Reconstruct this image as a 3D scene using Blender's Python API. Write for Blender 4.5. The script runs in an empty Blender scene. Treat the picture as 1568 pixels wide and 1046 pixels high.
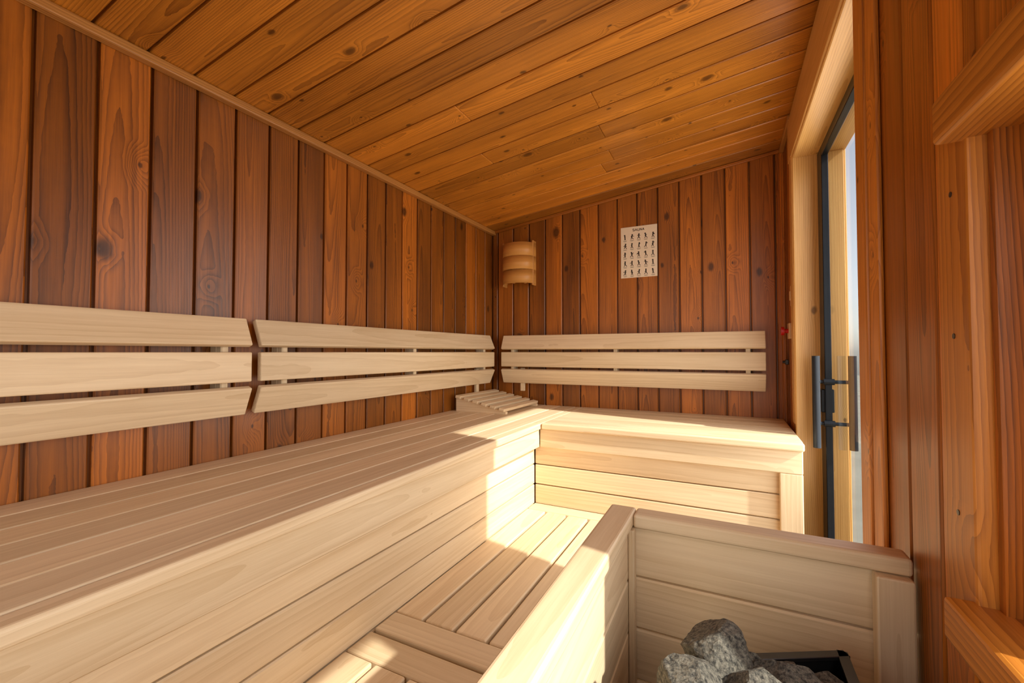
import bpy, bmesh, math, random
from mathutils import Matrix, Vector
random.seed(7)
H=1.2
XL,XR=-1.3975,0.2575
YB,YF=2.5,-0.85
CZ0=0.798; SL=0.128
def ceil_z(x): return H+CZ0+SL*(x-XL)
sc_=bpy.context.scene
try:
    sc_.view_settings.view_transform='Standard'; sc_.view_settings.look='None'; sc_.view_settings.exposure=-0.68
except Exception as e: print(e)

# ---------------------------------------------------------------- materials
def newmat(name):
    m=bpy.data.materials.new(name); m.use_nodes=True
    nt=m.node_tree; nt.nodes.clear()
    out=nt.nodes.new('ShaderNodeOutputMaterial'); b=nt.nodes.new('ShaderNodeBsdfPrincipled')
    nt.links.new(b.outputs[0],out.inputs[0])
    return m,nt,b
def s2l(c):
    return tuple([((v/255)/12.92 if v/255<=0.04045 else (((v/255)+0.055)/1.055)**2.4) for v in c])+(1,)
def wood(name,dark,light,tintA,tintB,rough=0.45,ring=45,ringmix=0.55,knots=True,bump=0.15,fine=0.25,vary=0.35,kthr=0.68,kmul=0.085,kscale=1.0,bias=0.22,wob_=0.034):
    m,nt,b=newmat(name); N=nt.nodes.new; L=nt.links.new
    at=N('ShaderNodeAttribute'); at.attribute_name='gco'
    ar=N('ShaderNodeAttribute'); ar.attribute_name='rnd'
    def mapn(src,s):
        v=N('ShaderNodeVectorMath'); v.operation='MULTIPLY'; L(src,v.inputs[0]); v.inputs[1].default_value=s; return v.outputs[0]
    def noise(src,s,det=2,r=0.5):
        n=N('ShaderNodeTexNoise'); L(mapn(src,s),n.inputs['Vector']); n.inputs['Scale'].default_value=1; n.inputs['Detail'].default_value=det; n.inputs['Roughness'].default_value=r; return n
    def math_(op,a,bb,c=None):
        n=N('ShaderNodeMath'); n.operation=op
        for i,v in enumerate([a,bb,c]):
            if v is None: continue
            if isinstance(v,(int,float)): n.inputs[i].default_value=v
            else: L(v,n.inputs[i])
        return n.outputs[0]
    g=at.outputs['Vector']
    nA=noise(g,(1.2,6,6),1)
    sub=N('ShaderNodeVectorMath'); sub.operation='SUBTRACT'; L(nA.outputs['Color'],sub.inputs[0]); sub.inputs[1].default_value=(0.5,0.5,0.5)
    sc=mapn(sub.outputs[0],(0,wob_,wob_))
    add=N('ShaderNodeVectorMath'); add.operation='ADD'; L(g,add.inputs[0]); L(sc,add.inputs[1])
    vec=add.outputs[0]
    kmask=None
    if knots:
        vo=N('ShaderNodeTexVoronoi'); vo.voronoi_dimensions='2D'; vo.inputs['Scale'].default_value=kscale
        wob=noise(g,(30,40,40),2); 
        wv=N('ShaderNodeVectorMath'); wv.operation='MULTIPLY_ADD'; L(wob.outputs['Color'],wv.inputs[0]); wv.inputs[1].default_value=(0.06,0.06,0); L(mapn(g,(4.0,6.5,0)),wv.inputs[2])
        L(wv.outputs[0],vo.inputs['Vector'])
        sepc=N('ShaderNodeSeparateColor'); L(vo.outputs['Color'],sepc.inputs[0])
        has=math_('GREATER_THAN',sepc.outputs[0],kthr)
        rad=math_('MULTIPLY_ADD',math_('POWER',sepc.outputs[1],3),kmul,0.024)
        d=vo.outputs['Distance']
        mr=N('ShaderNodeMapRange'); mr.interpolation_type='SMOOTHSTEP'; L(d,mr.inputs[0]); mr.inputs[1].default_value=0.0; mr.inputs[2].default_value=0.30; mr.inputs[3].default_value=0.018; mr.inputs[4].default_value=0
        bend=math_('MULTIPLY',mr.outputs[0],has)
        cmb=N('ShaderNodeCombineXYZ'); L(bend,cmb.inputs[2]); L(bend,cmb.inputs[1])
        ad2=N('ShaderNodeVectorMath'); ad2.operation='ADD'; L(vec,ad2.inputs[0]); L(cmb.outputs[0],ad2.inputs[1]); vec=ad2.outputs[0]
        mk=N('ShaderNodeMapRange'); mk.interpolation_type='SMOOTHSTEP'; L(math_('DIVIDE',d,rad),mk.inputs[0]); mk.inputs[1].default_value=0.6; mk.inputs[2].default_value=1.6; mk.inputs[3].default_value=1; mk.inputs[4].default_value=0
        kmask=math_('MULTIPLY',mk.outputs[0],has)
    w=N('ShaderNodeTexWave'); w.wave_type='RINGS'; w.rings_direction='X'; w.wave_profile='SAW'
    w.inputs['Scale'].default_value=ring; w.inputs['Distortion'].default_value=1.0; w.inputs['Detail'].default_value=2; w.inputs['Detail Scale'].default_value=0.6
    L(vec,w.inputs['Vector'])
    rf=math_('POWER',w.outputs['Fac'],1.8)
    nf=noise(g,(9,420,420),3,0.6); nl=noise(g,(1.3,9,9),3); ns=noise(g,(2.5,110,110),3,0.6)
    f=math_('MULTIPLY_ADD',rf,ringmix,0.0)
    f=math_('MULTIPLY_ADD',math_('SUBTRACT',nf.outputs['Fac'],0.5),fine*1.6,f)
    f=math_('MULTIPLY_ADD',math_('SUBTRACT',ns.outputs['Fac'],0.5),fine*2.6,f)
    f=math_('MULTIPLY_ADD',math_('SUBTRACT',nl.outputs['Fac'],0.5),1.0,f)
    f=math_('ADD',f,bias)
    cl=N('ShaderNodeClamp'); L(f,cl.inputs[0])
    mix=N('ShaderNodeMix'); mix.data_type='RGBA'; L(cl.outputs[0],mix.inputs[0]); mix.inputs[6].default_value=s2l(light); mix.inputs[7].default_value=s2l(dark)
    tint=N('ShaderNodeMix'); tint.data_type='RGBA'; L(ar.outputs['Fac'],tint.inputs[0]); tint.inputs[6].default_value=tintA+(1,); tint.inputs[7].default_value=tintB+(1,)
    mul=N('ShaderNodeMix'); mul.data_type='RGBA'; mul.blend_type='MULTIPLY'; mul.inputs[0].default_value=1; L(mix.outputs[2],mul.inputs[6]); L(tint.outputs[2],mul.inputs[7])
    hs=N('ShaderNodeHueSaturation'); L(mul.outputs[2],hs.inputs['Color'])
    wn=N('ShaderNodeTexWhiteNoise'); wn.noise_dimensions='1D'; L(ar.outputs['Fac'],wn.inputs['W'])
    L(math_('MULTIPLY_ADD',wn.outputs['Value'],vary,1-vary*0.5),hs.inputs['Value'])
    colr=hs.outputs[0]
    if kmask is not None:
        km=N('ShaderNodeMix'); km.data_type='RGBA'; L(math_('MULTIPLY',kmask,0.78),km.inputs[0]); L(colr,km.inputs[6]); km.inputs[7].default_value=tuple(c*0.3 for c in s2l(dark)[:3])+(1,)
        colr=km.outputs[2]
    L(colr,b.inputs['Base Color'])
    L(math_('MULTIPLY_ADD',nf.outputs['Fac'],0.2,rough-0.1),b.inputs['Roughness'])
    bp=N('ShaderNodeBump'); bp.inputs['Strength'].default_value=bump; bp.inputs['Distance'].default_value=0.002; L(cl.outputs[0],bp.inputs['Height']); L(bp.outputs[0],b.inputs['Normal'])
    return m
def plain(name,col,rough=0.5,metal=0,nscale=40,namt=0.15):
    m,nt,b=newmat(name); N=nt.nodes.new; L=nt.links.new
    tc=N('ShaderNodeTexCoord'); n=N('ShaderNodeTexNoise'); n.inputs['Scale'].default_value=nscale; n.inputs['Detail'].default_value=4; L(tc.outputs['Object'],n.inputs['Vector'])
    mix=N('ShaderNodeMix'); mix.data_type='RGBA'; c=s2l(col); mix.inputs[6].default_value=tuple(v*(1-namt) for v in c[:3])+(1,); mix.inputs[7].default_value=tuple(min(1,v*(1+namt)) for v in c[:3])+(1,)
    L(n.outputs['Fac'],mix.inputs[0]); L(mix.outputs[2],b.inputs['Base Color']); b.inputs['Roughness'].default_value=rough; b.inputs['Metallic'].default_value=metal
    return m

M_wall=wood('cedar_wall_wood',(76,39,8),(186,108,32),(0.58,0.56,0.46),(1.25,1.19,1.05),rough=0.37,ring=60,ringmix=0.45,vary=0.6,kthr=0.66,kmul=0.11)
M_ceil=wood('cedar_ceiling_wood',(112,60,12),(220,142,48),(0.70,0.67,0.58),(1.13,1.08,1.0),rough=0.34,ring=60,ringmix=0.45,vary=0.5,kthr=0.40,kmul=0.08,kscale=1.25)
M_trim=wood('trim_wood',(140,88,36),(200,142,72),(0.95,0.92,0.88),(1.05,1,0.95),rough=0.45,ring=60,vary=0.1,kthr=0.9)
M_frame=wood('door_frame_pine',(178,122,56),(228,180,108),(0.95,0.92,0.88),(1.05,1.02,1.0),rough=0.42,ring=48,ringmix=0.4,vary=0.12,kthr=0.8)
M_shade=wood('lamp_shade_veneer',(176,112,46),(222,160,82),(0.95,0.93,0.9),(1.03,1.02,1.0),rough=0.42,ring=60,ringmix=0.25,vary=0.1,knots=False)
M_win=wood('window_frame_wood',(130,70,18),(212,138,52),(0.85,0.83,0.79),(1.05,1,0.95),rough=0.42,ring=50,ringmix=0.5,vary=0.2,kthr=0.70,wob_=0.024)
M_bench=wood('pale_bench_wood',(202,169,124),(238,214,176),(0.94,0.93,0.91),(1.04,1.03,1.02),rough=0.55,ring=26,ringmix=0.3,knots=False,bump=0.05,fine=0.25,vary=0.14)
M_floor=wood('floor_boards',(120,85,50),(170,130,85),(0.9,0.9,0.9),(1,1,1),ring=30,vary=0.2)
M_black=plain('black_metal',(38,42,48),0.35,0.5)
M_dark=plain('dark_steel',(80,80,80),0.35,0.9)
M_paper=plain('poster_paper',(228,206,176),0.7,0,60,0.03)
M_ink=plain('poster_ink',(45,32,25),0.7)
M_red=plain('red_plastic',(190,20,15),0.3)
M_plate=plain('switch_plate_plastic',(215,175,130),0.4,0,10,0.03)
M_ground=plain('ground_gravel',(150,145,130),0.9,0,3,0.3)
def stone_mat():
    m,nt,b=newmat('heater_stone'); N=nt.nodes.new; L=nt.links.new
    tc=N('ShaderNodeTexCoord'); n=N('ShaderNodeTexNoise'); n.inputs['Scale'].default_value=190; n.inputs['Detail'].default_value=6; n.inputs['Roughness'].default_value=0.75; L(tc.outputs['Object'],n.inputs['Vector'])
    r=N('ShaderNodeValToRGB'); r.color_ramp.elements[0].position=0.38; r.color_ramp.elements[0].color=s2l((40,39,35)); r.color_ramp.elements[1].position=0.72; r.color_ramp.elements[1].color=s2l((152,144,126))
    L(n.outputs['Fac'],r.inputs[0]); L(r.outputs[0],b.inputs['Base Color']); b.inputs['Roughness'].default_value=0.8
    n2=N('ShaderNodeTexNoise'); n2.inputs['Scale'].default_value=55; n2.inputs['Detail'].default_value=10; n2.inputs['Roughness'].default_value=0.65; L(tc.outputs['Object'],n2.inputs['Vector'])
    bp=N('ShaderNodeBump'); bp.inputs['Strength'].default_value=1.0; bp.inputs['Distance'].default_value=0.012; L(n2.outputs['Fac'],bp.inputs['Height']); L(bp.outputs[0],b.inputs['Normal'])
    return m
M_stone=stone_mat()
def glass_mat():
    m=bpy.data.materials.new('clear_glass'); m.use_nodes=True; nt=m.node_tree; nt.nodes.clear(); N=nt.nodes.new; L=nt.links.new
    o=N('ShaderNodeOutputMaterial'); t=N('ShaderNodeBsdfTransparent'); t.inputs[0].default_value=(0.95,0.97,0.97,1); g=N('ShaderNodeBsdfGlossy'); g.inputs['Roughness'].default_value=0.02
    f=N('ShaderNodeLayerWeight'); f.inputs['Blend'].default_value=0.5
    p=N('ShaderNodeMath'); p.operation='POWER'; L(f.outputs['Facing'],p.inputs[0]); p.inputs[1].default_value=5
    q=N('ShaderNodeMath'); q.operation='MULTIPLY_ADD'; L(p.outputs[0],q.inputs[0]); q.inputs[1].default_value=0.9; q.inputs[2].default_value=0.05
    mx=N('ShaderNodeMixShader'); L(q.outputs[0],mx.inputs[0]); L(t.outputs[0],mx.inputs[1]); L(g.outputs[0],mx.inputs[2]); L(mx.outputs[0],o.inputs[0]); return m
M_glass=glass_mat()

# ---------------------------------------------------------------- builder
def chbox(dx,dy,dz,bv,seg):
    bm=bmesh.new(); bmesh.ops.create_cube(bm,size=1)
    for v in bm.verts: v.co=Vector((v.co.x*dx,v.co.y*dy,v.co.z*dz))
    if bv>0: bmesh.ops.bevel(bm,geom=bm.edges[:],offset=min(bv,0.45*min(dx,dy,dz)),segments=seg,affect='EDGES',profile=0.5)
    bm.verts.index_update()
    vs=[v.co.copy() for v in bm.verts]; fs=[[v.index for v in f.verts] for f in bm.faces]; bm.free(); return vs,fs
class B:
    def __init__(s,name,mats):
        s.name=name; s.v=[]; s.f=[]; s.g=[]; s.r=[]; s.mi=[]; s.mats=mats if isinstance(mats,list) else [mats]; s.sm=[]
    def box(s,x0,x1,y0,y1,z0,z1,grain='x',bv=0.002,seg=1,M=None,mi=0,rnd=None):
        if x1<x0:x0,x1=x1,x0
        if y1<y0:y0,y1=y1,y0
        if z1<z0:z0,z1=z1,z0
        d=(x1-x0,y1-y0,z1-z0)
        if min(d)<1e-5: return
        vs,fs=chbox(*d,bv,seg); c=Vector(((x0+x1)/2,(y0+y1)/2,(z0+z1)/2))
        gi='xyz'.index(grain); oth=[i for i in range(3) if i!=gi]; oth.sort(key=lambda i:-d[i])
        R=random.random() if rnd is None else rnd
        off=(random.uniform(0,20),random.uniform(-0.04,0.04),random.uniform(0.012,0.07))
        tl=random.uniform(-0.03,0.03)
        n=len(s.v)
        for v in vs:
            p=v+c
            if M is not None: p=M@p
            s.v.append(p)
            s.g.append((v[gi]+off[0],v[oth[0]]+off[1]+tl*0.5*v[gi],v[oth[1]]+off[2]+tl*v[gi])); s.r.append(R)
        for f in fs: s.f.append([i+n for i in f]); s.mi.append(mi); s.sm.append(False)
    def raw(s,vs,fs,mi=0,smooth=False,gs=None):
        n=len(s.v); R=random.random()
        for i,v in enumerate(vs): s.v.append(Vector(v)); s.g.append(tuple(gs[i]) if gs else tuple(v)); s.r.append(R)
        for f in fs: s.f.append([i+n for i in f]); s.mi.append(mi); s.sm.append(smooth)
    def cyl(s,p0,p1,r,n=20,mi=0,smooth=True):
        p0=Vector(p0);p1=Vector(p1);d=(p1-p0).normalized(); a=d.orthogonal().normalized(); b=d.cross(a)
        vs=[];fs=[]
        for P in (p0,p1):
            for i in range(n):
                t=2*math.pi*i/n; vs.append(P+r*(math.cos(t)*a+math.sin(t)*b))
        for i in range(n):
            j=(i+1)%n; fs.append([i,j,n+j,n+i])
        s.raw(vs,fs,mi,smooth); s.raw([v for v in vs[:n]][::-1],[list(range(n))],mi); s.raw(vs[n:],[list(range(n))],mi)
    def done(s,parent=None):
        me=bpy.data.meshes.new(s.name); me.from_pydata([tuple(v) for v in s.v],[],s.f)
        for m in s.mats: me.materials.append(m)
        me.polygons.foreach_set('material_index',s.mi); me.polygons.foreach_set('use_smooth',s.sm)
        a=me.attributes.new('gco','FLOAT_VECTOR','POINT'); a.data.foreach_set('vector',[c for g in s.g for c in g])
        a=me.attributes.new('rnd','FLOAT','POINT'); a.data.foreach_set('value',s.r)
        me.update(); o=bpy.data.objects.new(s.name,me); bpy.context.collection.objects.link(o)
        if parent: o.parent=parent
        return o
def empty(name):
    e=bpy.data.objects.new(name,None); bpy.context.collection.objects.link(e); return e
def bounds(phase,a,b,w):
    out=[a]; k=math.ceil((a-phase)/w+1e-6); y=phase+k*w
    while y<b-1e-4:
        if y-a>0.012: out.append(y)
        y+=w
    out.append(b); return out
BW=0.1125; GAP=0.0040; BT=0.020

# ---------------------------------------------------------------- shell
b=B('wall_left',M_wall); bs=bounds(0.0355,YF,YB,BW)
for i in range(len(bs)-1):
    b.box(XL-BT,XL,bs[i]+GAP,bs[i+1]-GAP,0,H+CZ0+0.005,'z',0.003)
b.box(XL-0.08,XL-BT+0.004,YF-0.1,YB+0.1,0,H+CZ0+0.03,'z',0,rnd=0.0); b.done()
b=B('wall_back',M_wall); bs=bounds(-0.568,XL,XR,BW)
for i in range(len(bs)-1):
    b.box(bs[i]+GAP,bs[i+1]-GAP,YB,YB+BT,0,ceil_z(bs[i])+0.012,'z',0.003)
b.box(XL-0.01,XR+0.01,YB+BT-0.004,YB+0.08,0,H+0.80,'z',0,rnd=0.0)
for k in range(12):
    xa=XL+k*(XR-XL)/12; b.box(xa,xa+(XR-XL)/12,YB+BT-0.004,YB+0.08,H+0.80,ceil_z(xa)+0.012,'z',0,rnd=0.0)
b.done()
FW=(-1.15,0.0,H-0.25,H+0.62)  # opening for the added, unseen window that lets in fill light
b=B('wall_front',M_wall); bs=bounds(-0.568,XL,XR,BW)
def split(z0,z1,o0,o1): 
    r=[]
    if o0>z0: r.append((z0,o0))
    if o1<z1: r.append((o1,z1))
    return r
bb=sorted(set(bs+[FW[0],FW[1]]))
for i in range(len(bb)-1):
    if bb[i+1]-bb[i]<0.010: continue
    segs=[(0,ceil_z(bb[i])+0.01)]
    if bb[i]>=FW[0]-1e-4 and bb[i+1]<=FW[1]+1e-4: segs=split(0,ceil_z(bb[i])+0.01,FW[2],FW[3])
    for a,c in segs: b.box(bb[i]+GAP,bb[i+1]-GAP,YF-BT,YF,a,c,'z',0.003)
b.box(XL,FW[0],YF-0.08,YF-BT+0.004,0,H+0.8,'z',0,rnd=0); b.box(FW[1],XR,YF-0.08,YF-BT+0.004,0,H+0.97,'z',0,rnd=0)
b.box(FW[0],FW[1],YF-0.08,YF-BT+0.004,0,FW[2],'z',0,rnd=0); b.box(FW[0],FW[1],YF-0.08,YF-BT+0.004,FW[3],H+0.82,'z',0,rnd=0)
b.done()
DY0,DY1,DZ=1.12,2.12,H+0.81
WY0,WY1,WZ0,WZ1=-0.45,0.694,H-0.2935,H+0.2545
ZR=ceil_z(XR)+0.012
b=B('wall_right',M_wall); bs=sorted(set(bounds(0.002,YF,YB,BW)+[DY0-0.005,DY1+0.005,WY0-0.01,WY1+0.01]))
for i in range(len(bs)-1):
    if bs[i+1]-bs[i]<0.010: continue
    ym=(bs[i]+bs[i+1])/2; segs=[(0,ZR)]
    if DY0<ym<DY1: segs=split(0,ZR,0,DZ+0.005)
    if WY0<ym<WY1: segs=split(0,ZR,WZ0-0.01,WZ1+0.01)
    for a,c in segs: b.box(XR,XR+BT,bs[i]+GAP,bs[i+1]-GAP,a,c,'z',0.003,rnd=random.uniform(0.45,1.0) if ym<DY0 else None)
x0,x1=XR+BT-0.004,0.40
for (ya,yb,za,zb) in [(YF-0.08,WY0-0.01,0,ZR),(WY0-0.01,WY1+0.01,0,WZ0-0.01),(WY0-0.01,WY1+0.01,WZ1+0.01,ZR),(WY1+0.01,DY0-0.005,0,ZR),(DY0-0.005,DY1+0.005,DZ+0.005,ZR),(DY1+0.005,YB+0.08,0,ZR)]:
    b.box(x0,x1,ya,yb,za,zb,'z',0,rnd=0)
b.done()
b=B('ceiling',M_ceil); ang=math.atan(SL)
Mc=Matrix.Translation((XL,0,H+CZ0))@Matrix.Rotation(-ang,4,'Y')
LEN=(XR-XL)/math.cos(ang)+0.02
bs=bounds(0.0145,YF,YB,BW)
for i in range(len(bs)-1):
    js=[0,LEN]
    if random.random()<0.35: js=[0,random.uniform(0.35,1.4),LEN]
    for k in range(len(js)-1):
        b.box(js[k]+(0.0008 if k else 0),js[k+1],bs[i]+GAP*0.85,bs[i+1]-GAP*0.85,0,BT,'x',0.003,M=Mc)
b.box(-0.06,LEN+0.12,YF-0.08,YB+0.08,BT-0.004,0.09,'x',0,M=Mc,rnd=0); b.done()
b=B('floor',M_floor)
for i,y in enumerate(bounds(0,YF,YB,0.14)[:-1]):
    b.box(XL,0.40,y+0.002,min(y+0.138,YB),-0.03,0,'x',0.002)
b.box(XL,0.40,YF,YB,-0.08,-0.028,'x',0,rnd=0); b.done()
b=B('trim_1',M_trim); b.box(XL,XL+0.028,YF,YB,H+CZ0-0.024,H+CZ0+0.002,'y',0.004,2); b.done()
b=B('trim_2',M_wall); b.box(0.0,LEN-0.02,YB-0.018,YB,-0.016,0.0,'x',0.003,M=Mc,rnd=0.8); b.done()
b=B('trim_3',M_trim); b.box(XR-0.02,XR,DY1+0.02,YB-0.018,ceil_z(XR)-0.026,ceil_z(XR)-0.002,'y',0.003); b.done()
b=B('trim_4',M_wall); b.box(XR-0.018,XR,YB-0.018,YB,0.0,ceil_z(XR)-0.02,'z',0.003); b.done()

# ---------------------------------------------------------------- benches
ZT=H-0.328; ZP=H-0.706
BX1=XR-0.016
YFI=YF+0.006
def slats(b,a0,a1,n,gap,fn):
    w=(a1-a0-gap*(n-1))/n
    for i in range(n): s=a0+i*(w+gap); fn(s,s+w)
b=B('sauna_bench',M_bench)
slats(b,XL+0.004,-0.820,6,0.004,lambda a,c:b.box(a,c,YFI,YB-0.006,ZT-0.026,ZT,'y',0.003,2))
b.box(-0.816,-0.773,YFI,YB-0.66,ZT-0.028,ZT,'y',0.006,3)
b.box(-0.816,-0.775,YB-0.658,YB-0.006,ZT-0.028,ZT-0.0005,'y',0.003,2)
b.box(-0.806,-0.786,YFI,YB-0.645,H-0.441,ZT-0.0285,'y',0.003)
zz=H-0.436
while zz>0.05:
    z0=max(zz-0.0885,0.0); b.box(-0.838,-0.82,YFI,YB-0.625,z0,zz,'y',0.003); zz=z0-0.004
for y in (YF+0.05,0.1,1.0,1.8,YB-0.06):
    b.box(XL+0.01,-0.84,y,y+0.05,ZT-0.075,ZT-0.0265,'x',0.002); b.box(-0.89,-0.84,y,y+0.05,0,ZT-0.075,'z',0.002); b.box(XL+0.01,XL+0.06,y,y+0.05,0,ZT-0.075,'z',0.002)
b.done()
b=B('sauna_bench',M_bench)
slats(b,1.888,YB-0.006,6,0.004,lambda a,c:b.box(-0.772,BX1,a,c,ZT-0.026,ZT,'x',0.003,2))
b.box(-0.772,BX1,1.84,1.884,ZT-0.028,ZT,'x',0.006,3)
b.box(-0.785,BX1-0.004,1.855,1.875,H-0.441,ZT-0.0285,'x',0.003)
b.box(0.165,BX1-0.004,1.855,1.875,0,H-0.4415,'z',0.003)
zz=H-0.436
while zz>0.05:
    z0=max(zz-0.0885,0.0); b.box(-0.818,BX1-0.004,1.8775,1.893,z0,zz,'x',0.003); zz=z0-0.004
for x in (-0.74,-0.3,0.17):
    b.box(x,x+0.05,1.895,YB-0.02,ZT-0.075,ZT-0.0265,'y',0.002); b.box(x,x+0.05,YB-0.07,YB-0.02,0,ZT-0.075,'z',0.002)
b.done()
b=B('lower_bench',M_bench); PX0,PX1=-0.817,-0.345
def panel(y0,y1):
    b.box(PX0,PX1,y0,y0+0.078,ZP-0.024,ZP,'x',0.004,2); b.box(PX0,PX1,y1-0.078,y1,ZP-0.024,ZP,'x',0.004,2)
    slats(b,PX0,PX1,5,0.011,lambda a,c:b.box(a,c,y0+0.082,y1-0.082,ZP-0.024,ZP,'y',0.004,2))
panel(0.845,1.873); panel(-0.19,0.832); panel(YF+0.01,-0.203)
for y in (YF+0.02,-0.24,-0.185,0.32,0.79,0.85,1.35,1.83):
    b.box(PX0,PX1-0.02,y,y+0.035,ZP-0.06,ZP-0.0245,'x',0.002)
zz=ZP-0.0265
while zz>0.05:
    z0=max(zz-0.09,0.0); b.box(PX1-0.019,PX1-0.003,YF+0.01,1.873,z0,zz,'y',0.003); zz=z0-0.004
b.done()

# ---------------------------------------------------------------- backrests
def backrest(L0,L1,mode,sup,legs):
    b=B('sauna_backrest',M_bench)
    if mode=='left': M=Matrix(((0,1,0,XL),(1,0,0,0),(0,0,1,H),(0,0,0,1)))
    else: M=Matrix(((1,0,0,0),(0,-1,0,YB),(0,0,1,H),(0,0,0,1)))
    for zc,tilt,yc in ((0.060,-0.40,0.057),(-0.046,0,0.070),(-0.150,0.40,0.057)):
        R=Matrix.Translation((0,yc,zc))@Matrix.Rotation(-tilt,4,'X')
        b.box(L0,L1,-0.010,0.010,-0.0455,0.0455,'x',0.0035,2,M=M@R)
    for x in sup:
        b.box(x-0.011,x+0.011,0.0005,0.034,-0.165,0.075,'z',0.003,M=M)
        b.box(x-0.011,x+0.011,0.032,0.058,-0.12,0.03,'z',0.003,M=M)
    for x in legs: b.box(x-0.014,x+0.014,0.02,0.040,-0.245,-0.10,'z',0.003,M=M)
    return b.done()
backrest(-0.69,0.834,'left',(-0.6,0.1,0.765),()); backrest(0.862,2.385,'left',(0.96,1.64,2.3),(2.25,)); backrest(-1.290,0.166,'back',(-1.22,-0.57,0.09),(-1.16,))

# ---------------------------------------------------------------- slatted headrest
b=B('slatted_headrest',M_bench)
hx0,hx1,hy0,hy1=-1.355,-1.045,2.0,2.45
for y in (hy0+0.012,hy1-0.034):
    vs=[]
    prof=[(hx0,0),(hx1,0),(hx1,0.012),(hx0,0.074)]
    for yy in (y,y+0.022):
        for (x,z) in prof: vs.append((x,yy,ZT+z))
    b.raw(vs,[[0,1,2,3],[7,6,5,4],[0,4,5,1],[1,5,6,2],[2,6,7,3],[3,7,4,0]],gs=[(v[0],v[2],v[1]*0+0.03) for v in vs])
Mh=Matrix.Translation((hx0,0,ZT+0.074))@Matrix.Rotation(math.atan2(0.062,0.31),4,'Y')
for i in range(6):
    a=0.0+i*0.0555; b.box(a,a+0.034,hy0,hy1,0.0,0.016,'y',0.003,2,M=Mh)
b.done()

# ---------------------------------------------------------------- wall lamp
lamp=empty('wooden_wall_lamp')
b=B('shade',M_shade)
lx0,lx1,lz0,lz1=-1.295,-1.080,H+0.425,H+0.690
for x in (lx0,lx1-0.010):
    b.box(x,x+0.010,YB-0.05,YB-0.0005,lz0-0.006,lz1+0.010,'z',0.002)
def band(z0,z1,bulge,th,push):
    n=24; vs=[];gs=[];fs=[]
    cx=(lx0+lx1)/2; hw=(lx1-lx0)/2+0.003
    for (zz_,ex) in ((z0,0.003),(z1,-0.003)):
        for ro in (0,1):
            for i in range(n+1):
                t=math.pi*i/n
                rx=(hw-ro*th); ry=(bulge+push+ex-ro*th)
                x=cx-rx*math.cos(t); y=YB-0.012-ry*math.sin(t)**0.85
                vs.append((x,y,zz_)); gs.append((t*0.1+z0*7,zz_-z0,0.03))
    k=n+1
    for i in range(n):
        fs+= [[i,i+1,2*k+i+1,2*k+i],[k+i+1,k+i,3*k+i,3*k+i+1],[i+1,i,k+i,k+i+1],[2*k+i,2*k+i+1,3*k+i+1,3*k+i]]
    b.raw(vs,fs,0,True,gs)
hb=(lz1-lz0-0.008)/3
for i in range(3): band(lz0+0.004+i*hb,lz0+0.004+(i+1)*hb-0.0015,0.104,0.006,0.0 if i!=1 else 0.004)
for t in (0.25,0.5,0.75):
    x=(lx0+lx1)/2-0.095*math.cos(math.pi*t); y=YB-0.012-0.093*math.sin(math.pi*t); b.box(x-0.008,x+0.008,y,y+0.006,lz0+0.002,lz1-0.002,'z',0.001)
b.done(lamp)
b=B('socket',M_plate); b.cyl((-1.19,YB-0.0005,H+0.55),(-1.19,YB-0.035,H+0.55),0.035); b.cyl((-1.19,YB-0.035,H+0.55),(-1.19,YB-0.07,H+0.55),0.02); b.done(lamp)

# ---------------------------------------------------------------- poster
b=B('sauna_rules_poster',[M_paper,M_ink])
px0,px1,pz0,pz1=-0.546,-0.345,H+0.424,H+0.716
b.box(px0,px1,YB-0.003,YB-0.0003,pz0,pz1,'z',0,mi=0)
yf=YB-0.0034
def stroke(xa,za,xb,zb,w):
    d=Vector((xb-xa,0,zb-za)); l=d.length or 1e-4; nrm=Vector((-d.z,0,d.x))/l*w/2
    P=[Vector((xa,yf,za))+nrm,Vector((xa,yf,za))-nrm,Vector((xb,yf,zb))-nrm,Vector((xb,yf,zb))+nrm]
    b.raw(P,[[0,1,2,3]],1)
def disc(x,z,r):
    b.raw([(x+r*math.cos(t*math.pi/5),yf,z+r*math.sin(t*math.pi/5)) for t in range(10)],[list(range(10))],1)
def letter(ch,x,z,w,h):
    T={'S':[(1,1,0,1),(0,1,0,.5),(0,.5,1,.5),(1,.5,1,0),(1,0,0,0)],'A':[(0,0,.5,1),(.5,1,1,0),(.2,.35,.8,.35)],'U':[(0,1,0,0),(0,0,1,0),(1,0,1,1)],'N':[(0,0,0,1),(0,1,1,0),(1,0,1,1)]}
    for q in T[ch]: stroke(x+q[0]*w,z+q[1]*h,x+q[2]*w,z+q[3]*h,0.0026)
for i,ch in enumerate('SAUNA'): letter(ch,-0.478+i*0.0135,pz1-0.026,0.009,0.013)
rp=random.Random(3)
for r in range(5):
    for c in range(5):
        cx=px0+0.024+c*0.0385; cz=pz1-0.058-r*0.051
        a=rp.uniform(-0.6,0.6)
        disc(cx+a*0.006,cz+0.012,0.0042)
        stroke(cx+a*0.004,cz+0.009,cx,cz-0.004,0.006)
        stroke(cx,cz+0.006,cx+rp.uniform(-1,1)*0.012,cz+rp.uniform(-.4,1)*0.01,0.003)
        stroke(cx,cz+0.006,cx+rp.uniform(-1,1)*0.012,cz+rp.uniform(-.4,1)*0.01,0.003)
        stroke(cx,cz-0.003,cx+rp.uniform(0.2,1)*0.01,cz-0.014,0.0034)
        stroke(cx,cz-0.003,cx-rp.uniform(0.2,1)*0.01,cz-0.014,0.0034)
        stroke(cx-0.011,cz-0.0195,cx+0.011,cz-0.0195,0.0013); stroke(cx-0.008,cz-0.0232,cx+0.008,cz-0.0232,0.0013)
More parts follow.
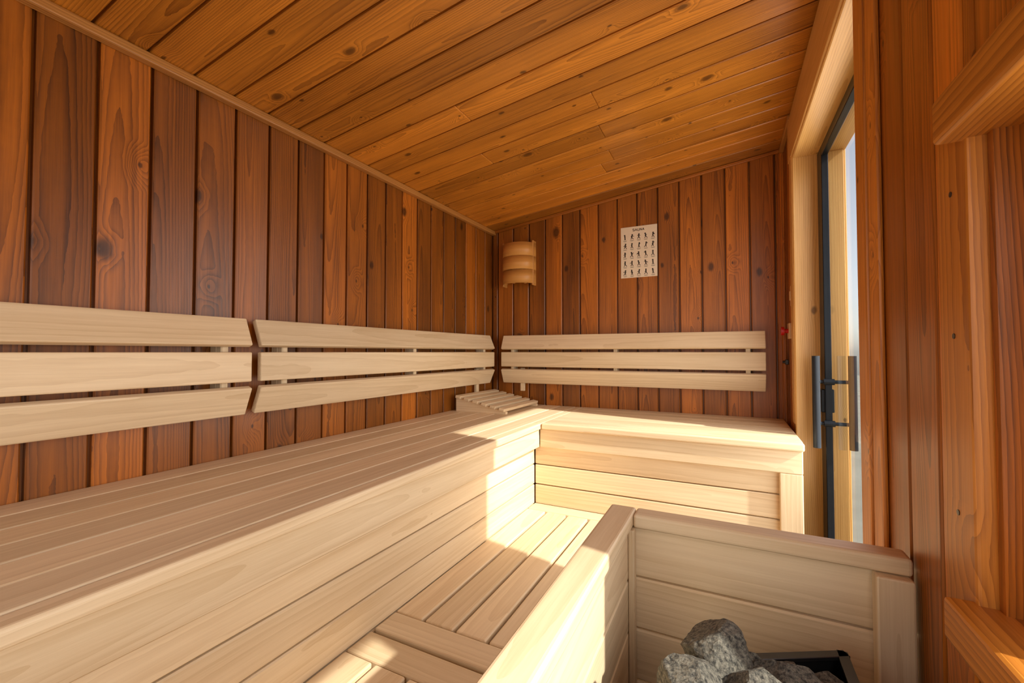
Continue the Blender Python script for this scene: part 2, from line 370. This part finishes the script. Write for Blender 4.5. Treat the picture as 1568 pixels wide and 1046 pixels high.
b.done()

# ---------------------------------------------------------------- small fittings
b=B('emergency_button',[M_red,M_plate])
b.box(XR-0.012,XR-0.0003,2.27,2.33,H+0.06,H+0.13,'z',0.003,2,mi=1)
b.cyl((XR-0.012,2.30,H+0.095),(XR-0.028,2.30,H+0.095),0.010,mi=0); b.cyl((XR-0.028,2.30,H+0.095),(XR-0.040,2.30,H+0.095),0.019,mi=0); b.done()
b=B('switch_plate',M_plate); b.box(XR-0.010,XR-0.0003,2.205,2.235,H+0.20,H+0.29,'z',0.003,2); b.box(XR-0.014,XR-0.009,2.213,2.227,H+0.225,H+0.265,'z',0.001); b.done()
b=B('temperature_sensor',M_dark); b.box(XR-0.014,XR-0.0003,2.40,2.425,H-0.06,H-0.035,'z',0.003,2); b.cyl((XR-0.014,2.4125,H-0.0475),(XR-0.024,2.4125,H-0.0475),0.007); b.done()

# ---------------------------------------------------------------- door
door=empty('door_1')
b=B('frame',M_frame)
XO=0.430
b.box(XR-0.008,XO,DY1-0.001,DY1+0.03,0.0,DZ+0.03,'z',0.003)
b.box(XR-0.008,XO,DY0-0.03,DY0+0.001,0.0,DZ+0.03,'z',0.003)
b.box(XR-0.008,XO,DY0,DY1,DZ-0.001,DZ+0.03,'y',0.003)
b.box(XR-0.006,XO,DY0,DY1,0.0,0.02,'y',0.003)
b.box(0.362,XO-0.01,DY1-0.016,DY1-0.0015,0.02,DZ-0.002,'z',0.002)
b.box(0.362,XO-0.01,DY0+0.0015,DY0+0.016,0.02,DZ-0.002,'z',0.002)
b.done(door)
b=B('casing',M_frame)
b.box(XR-0.012,XR-0.0005,DY1+0.008,DY1+0.075,0.9,ceil_z(XR)-0.03,'z',0.004,2)
b.box(XR-0.014,XR-0.0005,DY0-0.11,DY1+0.09,DZ+0.010,ceil_z(XR)-0.010,'y',0.004,2)
b.done(door)
b=B('near_casing',M_win)
b.box(XR-0.014,XR-0.0005,DY0-0.060,DY0+0.004,0.0,DZ+0.009,'z',0.004,2,rnd=0.5)
b.box(XR-0.010,XR-0.0005,DY0-0.118,DY0-0.062,0.0,DZ+0.009,'z',0.004,2,rnd=0.9)
b.done(door)
b=B('leaf_frame',M_black)
LX0,LX1=0.335,0.358
b.box(LX0,LX1,2.035,DY1-0.003,0.022,DZ-0.003,'z',0.002); b.box(LX0,LX1,DY0+0.003,DY0+0.06,0.022,DZ-0.003,'z',0.002)
b.box(LX0,LX1,DY0+0.06,2.035,DZ-0.04,DZ-0.003,'y',0.002); b.box(LX0,LX1,DY0+0.06,2.035,0.022,0.08,'y',0.002)
b.box(LX0-0.012,LX1+0.008,2.045,2.085,H-0.235,H-0.145,'z',0.003)
b.done(door)
b=B('glass',M_glass); b.raw([(0.346,DY0+0.055,0.075),(0.346,2.04,0.075),(0.346,2.04,DZ-0.035),(0.346,DY0+0.055,DZ-0.035)],[[0,1,2,3]]); b.done(door)
b=B('handle',M_black)
hy=2.03
for X in (0.306,0.420): b.cyl((X,hy,H-0.015),(X,hy,H-0.37),0.0135,24)
for zz in (-0.115,-0.275): b.cyl((0.306,hy,H+zz),(0.420,hy,H+zz),0.007,16); b.cyl((LX0-0.006,hy,H+zz),(LX1+0.006,hy,H+zz),0.012,16)
b.done(door)

# ---------------------------------------------------------------- window right
win=empty('window_1')
b=B('frame',M_win)
PX=XR-0.002
b.box(PX,0.42,WY1-0.0005,0.775,WZ0-0.03,WZ1+0.03,'z',0.004,2,rnd=0.7)
b.box(XR-0.028,0.42,WY0-0.08,0.708,WZ1,WZ1+0.054,'y',0.005,2)
b.box(XR-0.028,0.42,WY0-0.08,0.708,WZ0-0.05,WZ0,'y',0.005,2)
b.box(PX,0.42,WY0-0.07,WY0,WZ0,WZ1,'z',0.004,2)
b.box(0.33,0.37,WY0,WY0+0.06,WZ0,WZ1,'z',0.003); b.box(0.33,0.37,0.575,WY1-0.015,WZ0,WZ1,'z',0.003)
b.box(0.33,0.37,WY0+0.06,0.575,WZ0,WZ0+0.04,'y',0.003); b.box(0.33,0.37,WY0+0.06,0.575,WZ1-0.03,WZ1,'y',0.003)
b.done(win)
b=B('stop_bead',M_wall); b.box(PX+0.018,0.42,WY1-0.014,WY1-0.001,WZ0-0.002,WZ1+0.002,'z',0.0,rnd=0.5); b.done(win)
b=B('screws',M_dark)
for (y,z) in ((0.735,0.02),(0.735,-0.20),(0.735,0.20)): b.cyl((PX-0.0008,y,H+z),(PX+0.002,y,H+z),0.0035,12)
b.done(win)
b=B('glass',M_glass); b.raw([(0.35,WY0+0.055,WZ0+0.035),(0.35,0.58,WZ0+0.035),(0.35,0.58,WZ1-0.025),(0.35,WY0+0.055,WZ1-0.025)],[[0,1,2,3]]); b.done(win)
win=empty('added_fill_window')  # unseen window behind the camera, added to brighten the interior
b=B('frame',M_win)
b.box(FW[0]-0.03,FW[0]+0.03,YF-0.07,YF+0.02,FW[2]-0.03,FW[3]+0.03,'z',0.004); b.box(FW[1]-0.03,FW[1]+0.03,YF-0.07,YF+0.02,FW[2]-0.03,FW[3]+0.03,'z',0.004)
b.box(FW[0]+0.03,FW[1]-0.03,YF-0.07,YF+0.02,FW[2]-0.03,FW[2]+0.03,'x',0.004); b.box(FW[0]+0.03,FW[1]-0.03,YF-0.07,YF+0.02,FW[3]-0.03,FW[3]+0.03,'x',0.004)
b.done(win)
b=B('glass',M_glass); b.raw([(FW[0]+0.03,YF-0.04,FW[2]+0.03),(FW[1]-0.03,YF-0.04,FW[2]+0.03),(FW[1]-0.03,YF-0.04,FW[3]-0.03),(FW[0]+0.03,YF-0.04,FW[3]-0.03)],[[0,1,2,3]]); b.done(win)

# ---------------------------------------------------------------- heater guard
b=B('heater_guard',M_bench)
GZ=H-0.3186; gx0,gx1=-0.223,-0.171; gy0,gy1=-0.35,0.915
b.box(gx0,gx1,gy0,gy1,GZ-0.028,GZ,'y',0.006,3)
b.box(gx1+0.0005,XR-0.006,0.872,gy1+0.002,GZ-0.028,GZ-0.0005,'x',0.006,3)
zz=GZ-0.029
while zz>0.05:
    z0=max(zz-0.0975,0.0)
    b.box(gx0+0.010,gx1-0.008,gy0+0.01,gy1-0.006,z0,zz,'y',0.003)
    b.box(gx1-0.0075,XR-0.006,0.886,0.908,z0,zz,'x',0.003)
    zz=z0-0.003
b.box(XR-0.055,XR-0.008,0.858,0.8855,0.0,GZ-0.029,'z',0.003,2)
b.box(gx1-0.0075,gx1+0.004,0.862,0.8855,0.0,GZ-0.029,'z',0.003,2)
b.done()

# ---------------------------------------------------------------- heater
ht=empty('sauna_heater')
hz=H-0.447
P=[(-0.076,0.675),(0.150,0.802),(0.150,0.36),(-0.076,0.36)]
def seg(b,p,q,z0,z1,th,ofs=0.0,bv=0.0008):
    d=Vector((q[0]-p[0],q[1]-p[1],0)); l=d.length; a=math.atan2(d.y,d.x)
    M=Matrix.Translation((p[0],p[1],0))@Matrix.Rotation(a,4,'Z')
    b.box(-0.001,l+0.001,-th/2+ofs,th/2+ofs,z0,z1,'x',bv,M=M)
b=B('body',M_dark)
for i in range(4):
    p,q=P[i],P[(i+1)%4]
    if i!=3: seg(b,p,q,0.10,hz,0.004)
    else: seg(b,p,q,0.10,hz-0.10,0.004)
    seg(b,p,q,hz-0.003,hz+0.003,0.014,ofs=-0.003)
y=0.375
while y<0.67:
    b.box(-0.080,-0.072,y,y+0.007,hz-0.11,hz-0.003,'z',0.001); y+=0.024
for z in (hz-0.05,hz-0.10): b.box(-0.078,-0.070,0.36,0.675,z,z+0.008,'y',0.001)
for x in (-0.07,0.115):
    for yy in (0.37,0.62): b.box(x,x+0.03,yy,yy+0.03,0,0.10,'z',0.002)
b.raw([(x,y,z) for z in (hz-0.15,hz-0.14) for (x,y) in P],[[3,2,1,0],[4,5,6,7],[0,1,5,4],[1,2,6,5],[2,3,7,6],[3,0,4,7]])
b.raw([(x,y,z) for z in (0.10,0.11) for (x,y) in P],[[3,2,1,0],[4,5,6,7],[0,1,5,4],[1,2,6,5],[2,3,7,6],[3,0,4,7]])
b.done(ht)
def rock(c,r,seed):
    rr=random.Random(seed); bm=bmesh.new(); bmesh.ops.create_icosphere(bm,subdivisions=4,radius=1)
    pl=[]
    tries=0
    while len(pl)<12 and tries<400:
        tries+=1
        d=Vector((rr.gauss(0,1),rr.gauss(0,1),rr.gauss(0,1))).normalized()
        if all(d.dot(e)<0.62 for e,_ in pl): pl.append((d,rr.uniform(0.62,0.80)))
    sc=Vector((rr.uniform(0.95,1.2),rr.uniform(0.85,1.1),rr.uniform(0.75,0.95)))
    R=Matrix.Rotation(rr.uniform(0,6),3,Vector((rr.random(),rr.random(),rr.random()+.1)).normalized())
    for v in bm.verts:
        p=v.co.copy()
        for d,k in pl:
            q=p.dot(d)-k
            if q>0: p-=d*q
        p=p*(1+0.03*math.sin(p.x*13+seed)*math.sin(p.y*11)*math.sin(p.z*17)+0.02*math.sin(p.x*31+seed)*math.sin(p.y*27+1)*math.sin(p.z*35))
        p=R@Vector((p.x*sc.x,p.y*sc.y,p.z*sc.z))*r*1.25; v.co=p+Vector(c)
    bm.verts.index_update()
    vs=[v.co.copy() for v in bm.verts]; fs=[[v.index for v in f.verts] for f in bm.faces]; bm.free(); return vs,fs
b=B('stones',M_stone)
# (image-order from the top of the pile down)
rk=[(-0.012,0.672,-0.424,0.045),(0.028,0.625,-0.430,0.040),(-0.044,0.602,-0.428,0.040),(0.070,0.668,-0.440,0.038),(0.103,0.625,-0.443,0.034),(0.122,0.685,-0.455,0.034),
    (0.066,0.600,-0.434,0.034),(0.105,0.575,-0.440,0.034),(0.0,0.565,-0.430,0.037),(-0.045,0.545,-0.435,0.035),(0.05,0.54,-0.435,0.036),(0.10,0.52,-0.442,0.035),(0.0,0.50,-0.435,0.038),(0.06,0.48,-0.44,0.036),(-0.04,0.47,-0.44,0.035),(0.105,0.45,-0.445,0.035),(0.02,0.44,-0.44,0.038),(-0.03,0.415,-0.45,0.034),(0.07,0.405,-0.45,0.034),
    (0.115,0.738,-0.474,0.030),(0.070,0.712,-0.462,0.033),(0.025,0.692,-0.456,0.033),(-0.045,0.640,-0.450,0.031)]
for i,(x,y,z,r) in enumerate(rk):
    vs,fs=rock((x,y,H+z),r,i+11); b.raw(vs,fs)
rg=random.Random(5)
for i in range(34):
    x=rg.uniform(-0.03,0.105); vs,fs=rock((x,rg.uniform(0.41,0.62+(x+0.03)*0.55),hz-rg.uniform(0.06,0.10)),0.034,i+60); b.raw(vs,fs)
b.done(ht)

# ---------------------------------------------------------------- outside
b=B('ground',M_ground); b.box(-30,30,-30,30,-0.25,-0.09,'x',0); b.done()

# ---------------------------------------------------------------- lights
w=bpy.data.worlds.new('World'); bpy.context.scene.world=w; w.use_nodes=True; nt=w.node_tree
sky=nt.nodes.new('ShaderNodeTexSky'); sky.sky_type='NISHITA'; sky.sun_disc=False; sky.sun_elevation=math.radians(38); sky.sun_rotation=math.radians(100)
hsv=nt.nodes.new('ShaderNodeHueSaturation'); hsv.inputs['Saturation'].default_value=0.4; nt.links.new(sky.outputs[0],hsv.inputs['Color'])
bg=nt.nodes['Background']; nt.links.new(hsv.outputs[0],bg.inputs[0]); bg.inputs[1].default_value=0.4
def light(name,kind,loc,energy,col,dirv,size=None):
    l=bpy.data.lights.new(name,kind); l.energy=energy; l.color=col; o=bpy.data.objects.new(name,l); bpy.context.collection.objects.link(o); o.location=loc
    o.rotation_euler=Vector(dirv).to_track_quat('-Z','Y').to_euler()
    if size: l.shape='RECTANGLE'; l.size,l.size_y=size
    return o
el=math.radians(38); az=math.radians(12)
sd=Vector((-math.cos(az)*math.cos(el),math.sin(az)*math.cos(el),-math.sin(el)))
s=light('sun','SUN',(5,-1,5),11,(1,0.97,0.90),sd); s.data.angle=0.02
light('added_front_fill','AREA',((FW[0]+FW[1])/2,YF+0.03,(FW[2]+FW[3])/2),7,(1,0.97,0.93),(0,1,0.0),(1.05,0.8))  # fill lamp added at the invented front window
light('door_daylight','AREA',(0.32,1.6,H+0.1),13,(1,0.97,0.93),(-1,0,0),(0.85,1.3))
light('side_window_daylight','AREA',(0.30,0.1,H),8,(1,0.97,0.93),(-1,0,0),(0.85,0.5))

cam=bpy.data.cameras.new('camera'); co=bpy.data.objects.new('camera',cam); bpy.context.collection.objects.link(co)
co.location=(0,0,H); co.rotation_euler=(math.radians(91.4),0,math.radians(26.6)); cam.lens=659.5/1568*36; cam.sensor_width=36; cam.clip_start=0.01
bpy.context.scene.camera=co
